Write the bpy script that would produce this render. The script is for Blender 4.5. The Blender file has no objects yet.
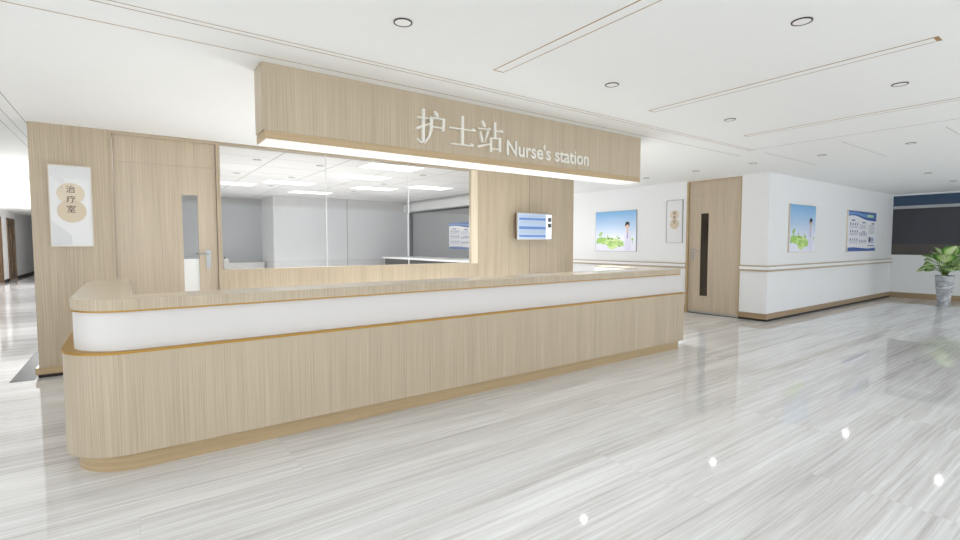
import bpy, bmesh, math, random
from mathutils import Vector, Matrix
random.seed(4)
C = bpy.context.scene.collection
PI = math.pi
# ------------------------------------------------------------------ materials
def srgb(r, g, b):
    f = lambda c: ((c/255+0.055)/1.055)**2.4 if c/255 > 0.04045 else c/255/12.92
    return (f(r), f(g), f(b), 1)
def mat(name, col, rough=0.5, metal=0.0, spec=0.5, emis=None, es=0.0):
    m = bpy.data.materials.new(name); m.use_nodes = True
    b = m.node_tree.nodes['Principled BSDF']
    b.inputs['Base Color'].default_value = col
    b.inputs['Roughness'].default_value = rough
    b.inputs['Metallic'].default_value = metal
    b.inputs['Specular IOR Level'].default_value = spec
    if emis:
        b.inputs['Emission Color'].default_value = emis
        b.inputs['Emission Strength'].default_value = es
    return m
def nodes(m): return m.node_tree.nodes, m.node_tree.links, m.node_tree.nodes['Principled BSDF']
def paint(name, col, rough=0.5, amt=0.03, spec=0.4):
    """painted / laminated surface with a very faint mottling"""
    m = mat(name, col, rough, spec=spec); N, L, b = nodes(m)
    tc = N.new('ShaderNodeTexCoord'); n = N.new('ShaderNodeTexNoise'); n.inputs['Scale'].default_value = 6
    mx = N.new('ShaderNodeMix'); mx.data_type = 'RGBA'
    mx.inputs['A'].default_value = [c*(1-amt) for c in col[:3]]+[1]; mx.inputs['B'].default_value = [min(1, c*(1+amt)) for c in col[:3]]+[1]
    L.new(tc.outputs['Object'], n.inputs['Vector']); L.new(n.outputs['Fac'], mx.inputs['Factor']); L.new(mx.outputs['Result'], b.inputs['Base Color'])
    return m
def wood(name, light, dark, rough=0.35, horizontal=False, fine=1.0):
    m = mat(name, light, rough, spec=0.45); N, L, b = nodes(m)
    tc = N.new('ShaderNodeTexCoord'); mp = N.new('ShaderNodeMapping')
    mp.inputs['Scale'].default_value = (0.7, 0.7, 60) if horizontal else (150*fine, 150*fine, 0.8)
    n = N.new('ShaderNodeTexNoise'); n.inputs['Scale'].default_value = 1.6; n.inputs['Detail'].default_value = 5; n.inputs['Roughness'].default_value = 0.6
    mp2 = N.new('ShaderNodeMapping'); mp2.inputs['Scale'].default_value = (0.3, 0.3, 8) if horizontal else (7, 7, 0.25)
    n2 = N.new('ShaderNodeTexNoise'); n2.inputs['Scale'].default_value = 1.3; n2.inputs['Detail'].default_value = 3
    ad = N.new('ShaderNodeMath'); ad.operation = 'MULTIPLY_ADD'; ad.inputs[1].default_value = 0.3
    rp = N.new('ShaderNodeValToRGB'); e = rp.color_ramp.elements
    e[0].position = 0.45; e[0].color = dark; e[1].position = 0.84; e[1].color = light
    L.new(tc.outputs['Object'], mp.inputs['Vector']); L.new(mp.outputs['Vector'], n.inputs['Vector'])
    L.new(tc.outputs['Object'], mp2.inputs['Vector']); L.new(mp2.outputs['Vector'], n2.inputs['Vector'])
    L.new(n2.outputs['Fac'], ad.inputs[0]); L.new(n.outputs['Fac'], ad.inputs[2])
    L.new(ad.outputs[0], rp.inputs['Fac']); L.new(rp.outputs['Color'], b.inputs['Base Color'])
    return m
M = {}
M['wood'] = wood('light_oak_veneer', srgb(200, 184, 160), srgb(166, 150, 127))
M['wood_top'] = wood('light_oak_top', srgb(222, 209, 188), srgb(206, 192, 170), 0.2)
M['wood_edge'] = wood('light_oak_edging', srgb(190, 166, 130), srgb(174, 150, 114), 0.35, True)
M['skirting'] = wood('oak_skirting', srgb(172, 148, 116), srgb(148, 124, 94), 0.35, True)
M['door_wood'] = wood('door_oak_veneer', srgb(205, 190, 168), srgb(174, 158, 136))
M['rail_wood'] = wood('pale_oak_rail', srgb(192, 176, 150), srgb(170, 152, 126), 0.35, True)
M['door_dark'] = wood('walnut_door_veneer', srgb(128, 104, 78), srgb(100, 80, 60))
M['gold'] = mat('brushed_gold_trim', srgb(170, 128, 44), 0.4, 0.3)
M['white_gloss'] = paint('white_gloss_laminate', srgb(236, 236, 236), 0.3, 0.008)
M['band'] = paint('white_counter_laminate', srgb(215, 211, 208), 0.3, 0.008)
M['wall'] = paint('white_wall_paint', srgb(232, 232, 232), 0.55, 0.01)
M['ceil'] = paint('white_ceiling_paint', srgb(240, 240, 238), 0.8, 0.01, 0.2)
M['white'] = mat('white_plastic', srgb(235, 235, 233), 0.4)
M['letter'] = mat('cream_acrylic_letter', srgb(228, 224, 214), 0.35)
M['groove'] = mat('brown_shadow_gap_trim', srgb(176, 150, 124), 0.6)
M['groove_grey'] = mat('grey_shadow_gap_trim', srgb(170, 168, 164), 0.6)
M['bronze'] = mat('bronze_strip', srgb(172, 138, 92), 0.4, 0.3)
M['ring'] = mat('dark_bronze_ring', srgb(70, 62, 58), 0.4, 0.4)
M['lens'] = mat('frosted_lens', srgb(225, 222, 218), 0.4, emis=(1, 1, 1, 1), es=0.12)
M['panel_light'] = mat('lit_ceiling_panel', srgb(250, 250, 250), 0.5, emis=(1, 1, 1, 1), es=0.85)
M['soffit_glow'] = mat('backlit_soffit_acrylic', srgb(250, 250, 248), 0.5, emis=(1, 0.99, 0.97, 1), es=0.14)
M['steel'] = mat('brushed_steel', srgb(176, 178, 180), 0.28, 0.9)
M['jamb'] = wood('pale_gloss_jamb', srgb(232, 220, 196), srgb(206, 190, 162), 0.2)
M['black'] = mat('black_metal', srgb(26, 26, 28), 0.4)
M['dark_base_and_shade'] = mat('dark_baseboard_and_shade', srgb(36, 30, 26), 0.7)  # painted shade below skirting; also the dark corridor baseboard
M['dark_glass'] = mat('smoked_glass', srgb(42, 36, 30), 0.08, spec=0.7)
M['navy_glass'] = mat('navy_glass', srgb(60, 80, 104), 0.06, spec=0.3)
M['night_glass'] = mat('dark_window_glass', srgb(66, 66, 72), 0.05, spec=0.3)
M['night_glass_low'] = mat('dark_window_glass_low', srgb(84, 78, 74), 0.05, spec=0.3)
M['grey_panel'] = paint('grey_glass_partition', srgb(150, 150, 150), 0.25, 0.02)
M['grey_wall'] = paint('grey_wall_paint', srgb(216, 218, 220), 0.5, 0.015)
M['alcove_wall'] = paint('shaded_alcove_paint', srgb(186, 188, 190), 0.5, 0.01)  # back room wall paint darkened; the alcove's shade is in the colour
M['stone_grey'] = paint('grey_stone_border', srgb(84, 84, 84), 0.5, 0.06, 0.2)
M['plaque'] = mat('white_plaque', srgb(228, 228, 228), 0.45)
M['plaque_line'] = mat('plaque_relief_line', srgb(190, 191, 194), 0.5)
M['beige_disc'] = mat('beige_plaque_disc', srgb(218, 204, 182), 0.45)
M['beige_disc2'] = mat('beige_plaque_disc_lower', srgb(210, 194, 170), 0.45)
M['brown_ink'] = mat('brown_ink', srgb(98, 84, 72), 0.5)
M['frame_tan'] = mat('tan_frame', srgb(206, 194, 174), 0.4)
M['frame_grey'] = mat('silver_frame', srgb(172, 172, 174), 0.3, 0.5)
def glass_mat():
    m = bpy.data.materials.new('clear_glass'); m.use_nodes = True; N = m.node_tree.nodes; L = m.node_tree.links
    N.remove(N['Principled BSDF']); o = N['Material Output']
    t = N.new('ShaderNodeBsdfTransparent'); t.inputs[0].default_value = (0.955, 0.965, 0.965, 1)
    g = N.new('ShaderNodeBsdfGlossy'); g.inputs['Roughness'].default_value = 0.01; g.inputs['Color'].default_value = (0.9, 0.9, 0.9, 1)
    fr = N.new('ShaderNodeFresnel'); fr.inputs['IOR'].default_value = 1.35
    mx = N.new('ShaderNodeMixShader')
    L.new(fr.outputs[0], mx.inputs[0]); L.new(t.outputs[0], mx.inputs[1]); L.new(g.outputs[0], mx.inputs[2]); L.new(mx.outputs[0], o.inputs['Surface'])
    return m
M['glass'] = glass_mat()
def marble_floor():
    m = mat('polished_wood_grain_marble', srgb(210, 208, 205), 0.025, spec=0.45); N, L, b = nodes(m)
    tc = N.new('ShaderNodeTexCoord')
    br = N.new('ShaderNodeTexBrick'); br.offset = 0.5
    br.inputs['Color1'].default_value = (0, 0, 0, 1); br.inputs['Color2'].default_value = (1, 1, 1, 1); br.inputs['Mortar'].default_value = (0.5, 0.5, 0.5, 1)
    br.inputs['Scale'].default_value = 1; br.inputs['Brick Width'].default_value = 1.72; br.inputs['Row Height'].default_value = 0.86
    br.inputs['Mortar Size'].default_value = 0.0008; br.inputs['Mortar Smooth'].default_value = 0.3
    mp0 = N.new('ShaderNodeMapping'); mp0.inputs['Location'].default_value = (0.0, 0.35, 0)
    L.new(tc.outputs['Object'], mp0.inputs['Vector']); L.new(mp0.outputs['Vector'], br.inputs['Vector'])
    # each tile shifts its own pattern
    sep = N.new('ShaderNodeSeparateColor'); L.new(br.outputs['Color'], sep.inputs[0])
    sh = N.new('ShaderNodeCombineXYZ'); mu = N.new('ShaderNodeMath'); mu.operation = 'MULTIPLY'; mu.inputs[1].default_value = 0.15
    L.new(sep.outputs[0], mu.inputs[0]); L.new(mu.outputs[0], sh.inputs[1]); L.new(mu.outputs[0], sh.inputs[0])
    ad = N.new('ShaderNodeVectorMath'); ad.operation = 'ADD'
    L.new(tc.outputs['Object'], ad.inputs[0]); L.new(sh.outputs[0], ad.inputs[1])
    def streak(sx, sy, scale, det, rough, dist=0.0):
        mp = N.new('ShaderNodeMapping'); mp.inputs['Scale'].default_value = (sx, sy, 1); mp.inputs['Rotation'].default_value = (0, 0, math.radians(1.5))
        n = N.new('ShaderNodeTexNoise'); n.inputs['Scale'].default_value = scale; n.inputs['Detail'].default_value = det
        n.inputs['Roughness'].default_value = rough; n.inputs['Distortion'].default_value = dist
        L.new(ad.outputs[0], mp.inputs['Vector']); L.new(mp.outputs['Vector'], n.inputs['Vector']); return n
    a = streak(0.4, 19, 1.9, 10, 0.74, 0.6); c = streak(0.16, 3.2, 1.2, 4, 0.6, 0.3)
    s = N.new('ShaderNodeMath'); s.operation = 'MULTIPLY_ADD'; s.inputs[1].default_value = 0.6
    L.new(c.outputs['Fac'], s.inputs[0]); L.new(a.outputs['Fac'], s.inputs[2])
    rp = N.new('ShaderNodeValToRGB'); e = rp.color_ramp.elements
    e[0].position = 0.56; e[0].color = srgb(186, 183, 182); e[1].position = 0.94; e[1].color = srgb(243, 243, 243)
    k = e.new(0.74); k.color = srgb(219, 217, 216)
    L.new(s.outputs[0], rp.inputs['Fac'])
    # tile tone
    mr = N.new('ShaderNodeMapRange'); mr.inputs['To Min'].default_value = 0.965; mr.inputs['To Max'].default_value = 1.015
    L.new(sep.outputs[0], mr.inputs[0])
    v = N.new('ShaderNodeVectorMath'); v.operation = 'SCALE'; L.new(rp.outputs['Color'], v.inputs[0]); L.new(mr.outputs[0], v.inputs['Scale'])
    mx = N.new('ShaderNodeMix'); mx.data_type = 'RGBA'; mx.inputs['B'].default_value = srgb(200, 197, 194)
    L.new(br.outputs['Fac'], mx.inputs['Factor']); L.new(v.outputs[0], mx.inputs['A']); L.new(mx.outputs['Result'], b.inputs['Base Color'])
    return m
M['floor'] = marble_floor()
def tiled_ceiling():
    m = mat('tiled_ceiling_paint', srgb(240, 240, 240), 0.8, spec=0.2); N, L, b = nodes(m)
    tc = N.new('ShaderNodeTexCoord'); mp = N.new('ShaderNodeMapping'); mp.inputs['Location'].default_value = (0.12, -0.12, 0)
    br = N.new('ShaderNodeTexBrick'); br.offset = 0
    br.inputs['Color1'].default_value = srgb(240, 240, 240); br.inputs['Color2'].default_value = srgb(236, 236, 236); br.inputs['Mortar'].default_value = srgb(190, 188, 186)
    br.inputs['Scale'].default_value = 1; br.inputs['Brick Width'].default_value = 0.98; br.inputs['Row Height'].default_value = 0.86; br.inputs['Mortar Size'].default_value = 0.010
    L.new(tc.outputs['Object'], mp.inputs['Vector']); L.new(mp.outputs['Vector'], br.inputs['Vector']); L.new(br.outputs['Color'], b.inputs['Base Color'])
    return m
M['ceil_tiles'] = tiled_ceiling()
def grad_mat(name, stops, axis='Z'):
    m = mat(name, (1, 1, 1, 1), 0.3); N, L, b = nodes(m)
    tc = N.new('ShaderNodeTexCoord'); sp = N.new('ShaderNodeSeparateXYZ'); rp = N.new('ShaderNodeValToRGB')
    e = rp.color_ramp.elements
    for i, (p, c) in enumerate(stops):
        k = e[i] if i < 2 else e.new(p); k.position = p; k.color = c
    L.new(tc.outputs['Generated'], sp.inputs[0]); L.new(sp.outputs[axis], rp.inputs['Fac']); L.new(rp.outputs['Color'], b.inputs['Base Color'])
    return m
M['sky_print'] = grad_mat('blue_to_white_print', [(0.0, srgb(236, 236, 248)), (1.0, srgb(120, 178, 224)), (0.32, srgb(232, 236, 248)), (0.62, srgb(188, 212, 240))])
M['green_print'] = mat('green_hill_print', srgb(166, 208, 104), 0.4)
M['green_print_light'] = mat('light_green_hill_print', srgb(206, 230, 150), 0.4)
M['green_print_dark'] = mat('dark_green_tree_print', srgb(104, 160, 62), 0.4)
M['white_print'] = mat('white_print', srgb(246, 246, 252), 0.4)
M['coat_print'] = mat('white_coat_print', srgb(226, 224, 244), 0.4)
M['skin_print'] = mat('skin_print', srgb(232, 190, 166), 0.4)
M['hair_print'] = mat('black_hair_print', srgb(30, 28, 34), 0.4)
M['blue_print'] = mat('blue_band_print', srgb(66, 98, 168), 0.4)
M['blue_print_mid'] = mat('mid_blue_band_print', srgb(120, 160, 210), 0.4)
M['blue_print_pale'] = mat('pale_blue_print', srgb(190, 212, 240), 0.4)
M['ink_print'] = mat('grey_text_print', srgb(150, 152, 170), 0.4)
M['navy_ink'] = mat('navy_text_print', srgb(70, 84, 140), 0.4)
M['green_ink'] = mat('pale_green_title_print', srgb(190, 224, 180), 0.4)
M['poster_white'] = mat('poster_white', srgb(238, 238, 242), 0.35)
M['screen_blue'] = mat('pale_blue_screen', srgb(176, 196, 224), 0.25, emis=srgb(190, 212, 240), es=0.05)
M['screen_row'] = mat('blue_screen_row', srgb(104, 138, 200), 0.25, emis=srgb(110, 156, 216), es=0.04)
M['screen_line'] = mat('grey_screen_text', srgb(176, 190, 200), 0.25, emis=srgb(170, 185, 196), es=0.04)
M['screen_white'] = mat('white_screen_column', srgb(245, 246, 248), 0.25, emis=(1, 1, 1, 1), es=0.3)
M['screen_dark'] = mat('dark_screen_square', srgb(62, 66, 72), 0.3)
M['casing'] = mat('silver_display_casing', srgb(206, 206, 208), 0.25, 0.4)
M['casing_dark'] = mat('brown_display_back', srgb(104, 84, 62), 0.4)
def vase_mat():
    m = mat('grey_marble_vase', srgb(176, 178, 182), 0.2); N, L, b = nodes(m)
    tc = N.new('ShaderNodeTexCoord'); mp = N.new('ShaderNodeMapping'); mp.inputs['Rotation'].default_value = (0.5, 0.3, 0); mp.inputs['Scale'].default_value = (1, 1, 2.2)
    n = N.new('ShaderNodeTexNoise'); n.inputs['Scale'].default_value = 5; n.inputs['Detail'].default_value = 7; n.inputs['Distortion'].default_value = 1.4
    rp = N.new('ShaderNodeValToRGB'); e = rp.color_ramp.elements; e[0].position = 0.36; e[0].color = srgb(150, 152, 158); e[1].position = 0.62; e[1].color = srgb(206, 208, 212)
    L.new(tc.outputs['Object'], mp.inputs['Vector']); L.new(mp.outputs['Vector'], n.inputs['Vector']); L.new(n.outputs['Fac'], rp.inputs['Fac']); L.new(rp.outputs['Color'], b.inputs['Base Color'])
    return m
M['vase'] = vase_mat()
def leaf_mat():
    m = mat('variegated_leaf', srgb(120, 170, 70), 0.45); N, L, b = nodes(m)
    uv = N.new('ShaderNodeUVMap'); sp = N.new('ShaderNodeSeparateXYZ'); L.new(uv.outputs[0], sp.inputs[0])
    n = N.new('ShaderNodeTexNoise'); n.inputs['Scale'].default_value = 7; L.new(uv.outputs[0], n.inputs['Vector'])
    ad = N.new('ShaderNodeMath'); ad.operation = 'MULTIPLY_ADD'; ad.inputs[1].default_value = 0.35; L.new(n.outputs['Fac'], ad.inputs[0]); L.new(sp.outputs['X'], ad.inputs[2])
    rp = N.new('ShaderNodeValToRGB'); e = rp.color_ramp.elements; e[0].position = 0.15; e[0].color = srgb(244, 250, 214); e[1].position = 1.2; e[1].color = srgb(80, 136, 52)
    k = e.new(0.7); k.color = srgb(200, 224, 148)
    L.new(ad.outputs[0], rp.inputs['Fac']); L.new(rp.outputs['Color'], b.inputs['Base Color'])
    return m
M['leaf'] = leaf_mat()
M['stem'] = mat('green_stem', srgb(120, 150, 80), 0.5)
M['soil'] = mat('dark_soil', srgb(60, 48, 38), 0.9)

# ------------------------------------------------------------------ mesh helpers (world coordinates)
class MB:
    def __init__(s): s.bm = bmesh.new(); s.mats = []
    def _m(s, m):
        if m not in s.mats: s.mats.append(m)
        return s.mats.index(m)
    def face(s, pts, m=None):
        f = s.bm.faces.new([s.bm.verts.new(p) for p in pts])
        if m: f.material_index = s._m(m)
        return f
    def box(s, x0, x1, y0, y1, z0, z1, m=None, bev=0.0):
        t = bmesh.new(); bmesh.ops.create_cube(t, size=1)
        for v in t.verts: v.co = Vector(((x0+x1)/2+v.co.x*(x1-x0), (y0+y1)/2+v.co.y*(y1-y0), (z0+z1)/2+v.co.z*(z1-z0)))
        if bev: bmesh.ops.bevel(t, geom=t.edges[:], offset=bev, segments=2, affect='EDGES')
        return s._merge(t, m)
    def _merge(s, t, m=None, smooth=False):
        i = s._m(m) if m else 0
        bmesh.ops.recalc_face_normals(t, faces=t.faces[:])
        mp = {v: s.bm.verts.new(v.co) for v in t.verts}
        for f in t.faces:
            g = s.bm.faces.new([mp[v] for v in f.verts]); g.material_index = i; g.smooth = smooth or f.smooth
        t.free(); return s
    def prism(s, poly, z0, z1, m=None, bev=0.0, smooth=False):
        """poly: xy outline, extruded in z"""
        t = bmesh.new(); a = [t.verts.new((x, y, z0)) for x, y in poly]; b = [t.verts.new((x, y, z1)) for x, y in poly]
        n = len(poly); top = t.faces.new(b); bot = t.faces.new(list(reversed(a)))
        for i in range(n): t.faces.new((a[i], a[(i+1) % n], b[(i+1) % n], b[i]))
        if bev: bmesh.ops.bevel(t, geom=[e for e in top.edges]+[e for e in bot.edges], offset=bev, segments=2, affect='EDGES')
        return s._merge(t, m)
    def cyl(s, c, r, h, axis='z', n=32, m=None, r2=None, bev=0.0):
        t = bmesh.new(); bmesh.ops.create_cone(t, cap_ends=True, segments=n, radius1=r, radius2=r if r2 is None else r2, depth=h)
        for f in t.faces: f.smooth = len(f.verts) == 4
        R = {'z': Matrix(), 'x': Matrix.Rotation(PI/2, 4, 'Y'), 'y': Matrix.Rotation(PI/2, 4, 'X')}[axis]
        bmesh.ops.transform(t, matrix=Matrix.Translation(c) @ R, verts=t.verts)
        return s._merge(t, m)
    def lathe(s, c, prof, n=40, m=None):
        t = bmesh.new(); rings = [[t.verts.new((c[0]+r*math.cos(2*PI*k/n), c[1]+r*math.sin(2*PI*k/n), c[2]+z)) for k in range(n)] for r, z in prof]
        for a, b in zip(rings, rings[1:]):
            for k in range(n): t.faces.new((a[k], a[(k+1) % n], b[(k+1) % n], b[k])).smooth = True
        t.faces.new(rings[0]); t.faces.new(rings[-1])
        return s._merge(t, m)
    def tube(s, pts, r, n=10, m=None):
        t = bmesh.new(); P = [Vector(p) for p in pts]; rings = []
        for i, p in enumerate(P):
            d = (P[min(i+1, len(P)-1)]-P[max(i-1, 0)]).normalized()
            up = Vector((0, 0, 1)) if abs(d.z) < 0.9 else Vector((1, 0, 0)); a = d.cross(up).normalized(); b = d.cross(a)
            rr = r[i] if isinstance(r, (list, tuple)) else r
            rings.append([t.verts.new(p+a*rr*math.cos(2*PI*k/n)+b*rr*math.sin(2*PI*k/n)) for k in range(n)])
        for a, b in zip(rings, rings[1:]):
            for k in range(n): t.faces.new((a[k], a[(k+1) % n], b[(k+1) % n], b[k])).smooth = True
        t.faces.new(rings[0]); t.faces.new(rings[-1])
        return s._merge(t, m)
    def build(s, name, m=None, parent=None, origin=None):
        me = bpy.data.meshes.new(name)
        off = Vector((0, 0, 0))
        if parent is not None:
            p = parent
            while p: off += Vector(p.location); p = p.parent
        elif origin: off = Vector(origin)
        bmesh.ops.translate(s.bm, vec=-off, verts=s.bm.verts)
        s.bm.to_mesh(me); s.bm.free()
        if m: me.materials.append(M[m])
        for k in s.mats: me.materials.append(M[k])
        if m and s.mats: raise ValueError(name)
        o = bpy.data.objects.new(name, me); C.objects.link(o); o.parent = parent
        if parent is None and origin: o.location = origin
        return o
def tag(o, label=None, cat=None, group=None, kind=None):
    if label: o['label'] = label
    if cat: o['category'] = cat
    if group: o['group'] = group
    if kind: o['kind'] = kind
    return o
def thing(name, label, cat, loc, group=None):
    o = bpy.data.objects.new(name, None); C.objects.link(o); o.location = loc; o.empty_display_size = 0.1
    return tag(o, label, cat, group)
def struct(name, mb, m=None, parent=None):
    o = mb.build(name, m, parent)
    if parent is None: o['kind'] = 'structure'
    return o
def sroot(name, loc):
    o = bpy.data.objects.new(name, None); C.objects.link(o); o.location = loc; o['kind'] = 'structure'; return o
def copy_tree(o, parent=None, loc=None):
    c = o.copy(); C.objects.link(c); c.parent = parent
    if loc is not None: c.location = loc
    for ch in [x for x in bpy.data.objects if x.parent == o]: copy_tree(ch, c)
    return c
def text_into(mb, body, size, place, m, ext=0.002, sx=1.0, off=0.0):
    cu = bpy.data.curves.new('lettering', 'FONT'); cu.body = body; cu.size = size; cu.extrude = ext; cu.offset = off; cu.resolution_u = 4
    ob = bpy.data.objects.new('lettering', cu); C.objects.link(ob)
    dg = bpy.context.evaluated_depsgraph_get(); me = bpy.data.meshes.new_from_object(ob.evaluated_get(dg))
    t = bmesh.new(); t.from_mesh(me)
    xs = [v.co.x for v in t.verts] or [0]; x0 = min(xs)
    for v in t.verts: v.co = Vector(place((v.co.x-x0)*sx, v.co.y, v.co.z))
    mb._merge(t, m); bpy.data.objects.remove(ob); bpy.data.curves.remove(cu); bpy.data.meshes.remove(me)
    return mb

H = 2.74
# ------------------------------------------------------------------ camera
f = 485.364
r = Vector((0.81061427, -0.58557983, -0.00087295)); u = Vector((0.03270453, 0.04378414, 0.99850556)); w = Vector((0.5846665, 0.80943141, -0.05464317))
cam = bpy.data.cameras.new('camera'); co = bpy.data.objects.new('camera', cam); C.objects.link(co)
cam.sensor_width = 36; cam.lens = f*36/960; cam.clip_start = 0.02; cam.clip_end = 200
co.matrix_world = Matrix(((r.x, u.x, -w.x, 0), (r.y, u.y, -w.y, 0), (r.z, u.z, -w.z, 1.45), (0, 0, 0, 1)))
bpy.context.scene.camera = co

# ------------------------------------------------------------------ setting
struct('floor', MB().box(-4.6, 17, -4, 37, -0.1, 0), 'floor')
cb = MB(); cb.box(-4.6, 17, -4, 6.99, H, H+0.15); cb.box(-4.6, -0.83, 6.99, 37, H, H+0.15); cb.box(7.42, 9.9, 6.99, 14.5, H, H+0.15)
struct('ceiling', cb, 'ceil')
struct('ceiling', MB().box(-0.83, 7.42, 6.99, 15.6, H, H+0.15), 'ceil_tiles')['label'] = 'tiled ceiling of the room behind the glass'
# wood-clad front of the nurses' room
YW = 6.99
wf = MB(); wf.box(-0.83, -0.17, YW, YW+0.16, 0.10, H); wf.box(0.94, 0.957, YW, YW+0.16, 0, H); wf.box(0.957, 5.0, YW, YW+0.16, 0, 1.10)
wf.box(-0.17, 5.0, YW, YW+0.16, 2.728, H)
wf.box(5.0, 6.213, YW, YW+0.16, 0, H, bev=0.003); wf.box(6.219, 7.42, YW, YW+0.16, 0, H, bev=0.003); wf.box(6.20, 6.23, YW+0.01, YW+0.15, 0, H)
struct('wall_front', wf, 'wood')
sk = MB(); sk.box(-0.86, -0.17, YW-0.014, YW+0.16, 0.035, 0.11, bev=0.004); struct('baseboard_front', sk, 'wood_edge')
struct('trim_13', MB().box(-0.84, -0.17, YW-0.004, YW+0.16, 0, 0.035), 'dark_base_and_shade')  # dark strip standing in for the shade in the gap under the skirting
# window of the nurses' room
wr = sroot('window_1', (2.9, YW, 1.10))
fb = MB(); fb.box(0.957, 4.86, YW-0.006, YW+0.16, 1.10, 1.113); fb.box(0.957, 0.97, YW-0.004, YW+0.16, 1.113, 2.728); fb.box(0.97, 4.86, YW-0.004, YW+0.16, 2.718, 2.728)
fb.build('window_frame', 'wood', wr)
jb = MB(); jb.box(4.86, 5.0, YW-0.006, YW+0.07, 1.10, 2.728, bev=0.003); tag(jb.build('window_jamb', 'jamb', wr), 'pale glossy right-hand jamb')
for a, b in ((0.97, 2.321), (2.327, 3.642), (3.648, 4.86)):
    g = MB(); g.box(a, b, YW+0.008, YW+0.016, 1.113, 2.718); g.build('pane', 'glass', wr)
jo = MB()
for x in (2.324, 3.645): jo.box(x-0.004, x+0.004, YW+0.003, YW+0.021, 1.113, 2.718)
jo.build('glass_joint', 'white', wr)
# door left
def handle(mb, p, d, s):
    """p: plate centre on the face, d: face normal axis 'y' or 'x', s: direction of the lever along the wall"""
    x, y, z = p
    if d == 'y':
        mb.box(x-0.026, x+0.026, y-0.012, y, z-0.12, z+0.12, bev=0.004); mb.cyl((x, y-0.03, z+0.07), 0.012, 0.05, 'y')
        mb.tube([(x, y-0.055, z+0.07), (x+s*0.03, y-0.06, z+0.07), (x+s*0.14, y-0.055, z+0.068)], [0.012, 0.011, 0.009]); mb.cyl((x, y-0.014, z-0.06), 0.014, 0.008, 'y')
    else:
        mb.box(x-0.012, x, y-0.026, y+0.026, z-0.12, z+0.12, bev=0.004); mb.cyl((x-0.03, y, z+0.07), 0.012, 0.05, 'x')
        mb.tube([(x-0.055, y, z+0.07), (x-0.06, y+s*0.03, z+0.07), (x-0.055, y+s*0.14, z+0.068)], [0.012, 0.011, 0.009]); mb.cyl((x-0.014, y, z-0.06), 0.014, 0.008, 'x')
d1 = sroot('door_1', (0.4, YW, 0))
b = MB(); b.box(-0.17, -0.125, YW-0.006, YW+0.16, 0, 2.728); b.box(0.925, 0.94, YW-0.006, YW+0.16, 0, 2.728); b.box(-0.125, 0.925, YW-0.004, YW+0.16, 2.70, 2.728); b.build('door_frame', 'wood', d1)
b = MB(); y0, y1 = YW+0.03, YW+0.075
b.box(-0.12, 0.545, y0, y1, 0.01, 2.399); b.box(0.715, 0.92, y0, y1, 0.01, 2.399); b.box(0.545, 0.715, y0, y1, 2.055, 2.399); b.box(0.545, 0.715, y0, y1, 0.01, 0.37); b.build('door_leaf', 'door_wood', d1)
MB().box(-0.12, 0.92, y0, y1, 2.401, 2.70).build('transom_panel', 'door_wood', d1)
MB().box(0.545, 0.715, YW+0.05, YW+0.056, 1.26, 2.055).build('glass_slot', 'glass', d1)
tag(MB().box(0.545, 0.715, YW+0.05, YW+0.056, 0.37, 1.26).build('frosted_film', 'white', d1), 'white frosted lower part of the glass slot')
b = MB(); handle(b, (0.815, y0, 1.25), 'y', -1); b.build('door_handle', 'steel', d1)

# right side: wall with the second door, then the wall with the posters, then the far wall
XD = 9.49; YC = 4.13
wr2 = MB(); wr2.box(XD, XD+0.2, 5.74, 14.5, 0, H); wr2.box(XD, XD+0.2, YC, 4.62, 0, H); wr2.box(XD, XD+0.2, 4.62, 5.74, 2.725, H)
struct('wall_door_side', wr2, 'wall')
struct('wall_right', MB().box(XD+0.2, 16.86, YC, YC+0.2, 0, H), 'wall')
wfar = MB(); wfar.box(16.66, 16.86, -4, YC, 0, 1.14); wfar.box(16.66, 16.86, -4, YC, 2.70, H)
struct('wall_far', wfar, 'wall')
struct('wall_corridor_end', MB().box(7.42, XD+0.2, 14.5, 14.7, 0, H), 'wall')
d2 = sroot('door_2', (XD, 5.18, 0))
b = MB(); b.box(XD-0.012, XD+0.2, 5.70, 5.74, 0, 2.725); b.box(XD-0.004, XD+0.2, 4.62, 4.635, 0, 2.725); b.box(XD-0.004, XD+0.2, 4.635, 5.70, 2.712, 2.725); b.build('door_frame', 'wood_edge', d2)
b = MB(); x0, x1 = XD+0.03, XD+0.075
b.box(x0, x1, 4.64, 5.28, 0.05, 2.399); b.box(x0, x1, 5.445, 5.695, 0.05, 2.399); b.box(x0, x1, 5.28, 5.445, 2.055, 2.399); b.box(x0, x1, 5.28, 5.445, 0.05, 0.37); b.build('door_leaf', 'door_wood', d2)
MB().box(x0, x1, 4.64, 5.695, 2.401, 2.712).build('transom_panel', 'door_wood', d2)
MB().box(x0+0.01, x0+0.02, 5.28, 5.445, 0.37, 2.055).build('glass_slot', 'dark_glass', d2)
b = MB(); handle(b, (x0, 5.60, 1.22), 'x', -1); b.build('door_handle', 'steel', d2)
MB().box(x0-0.005, x1, 4.64, 5.695, 0.012, 0.05).build('threshold', 'steel', d2)
b = MB(); b.box(x0-0.01, x1, 4.64, 5.695, 0, 0.012); b.build('threshold_gap', 'black', d2)
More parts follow.
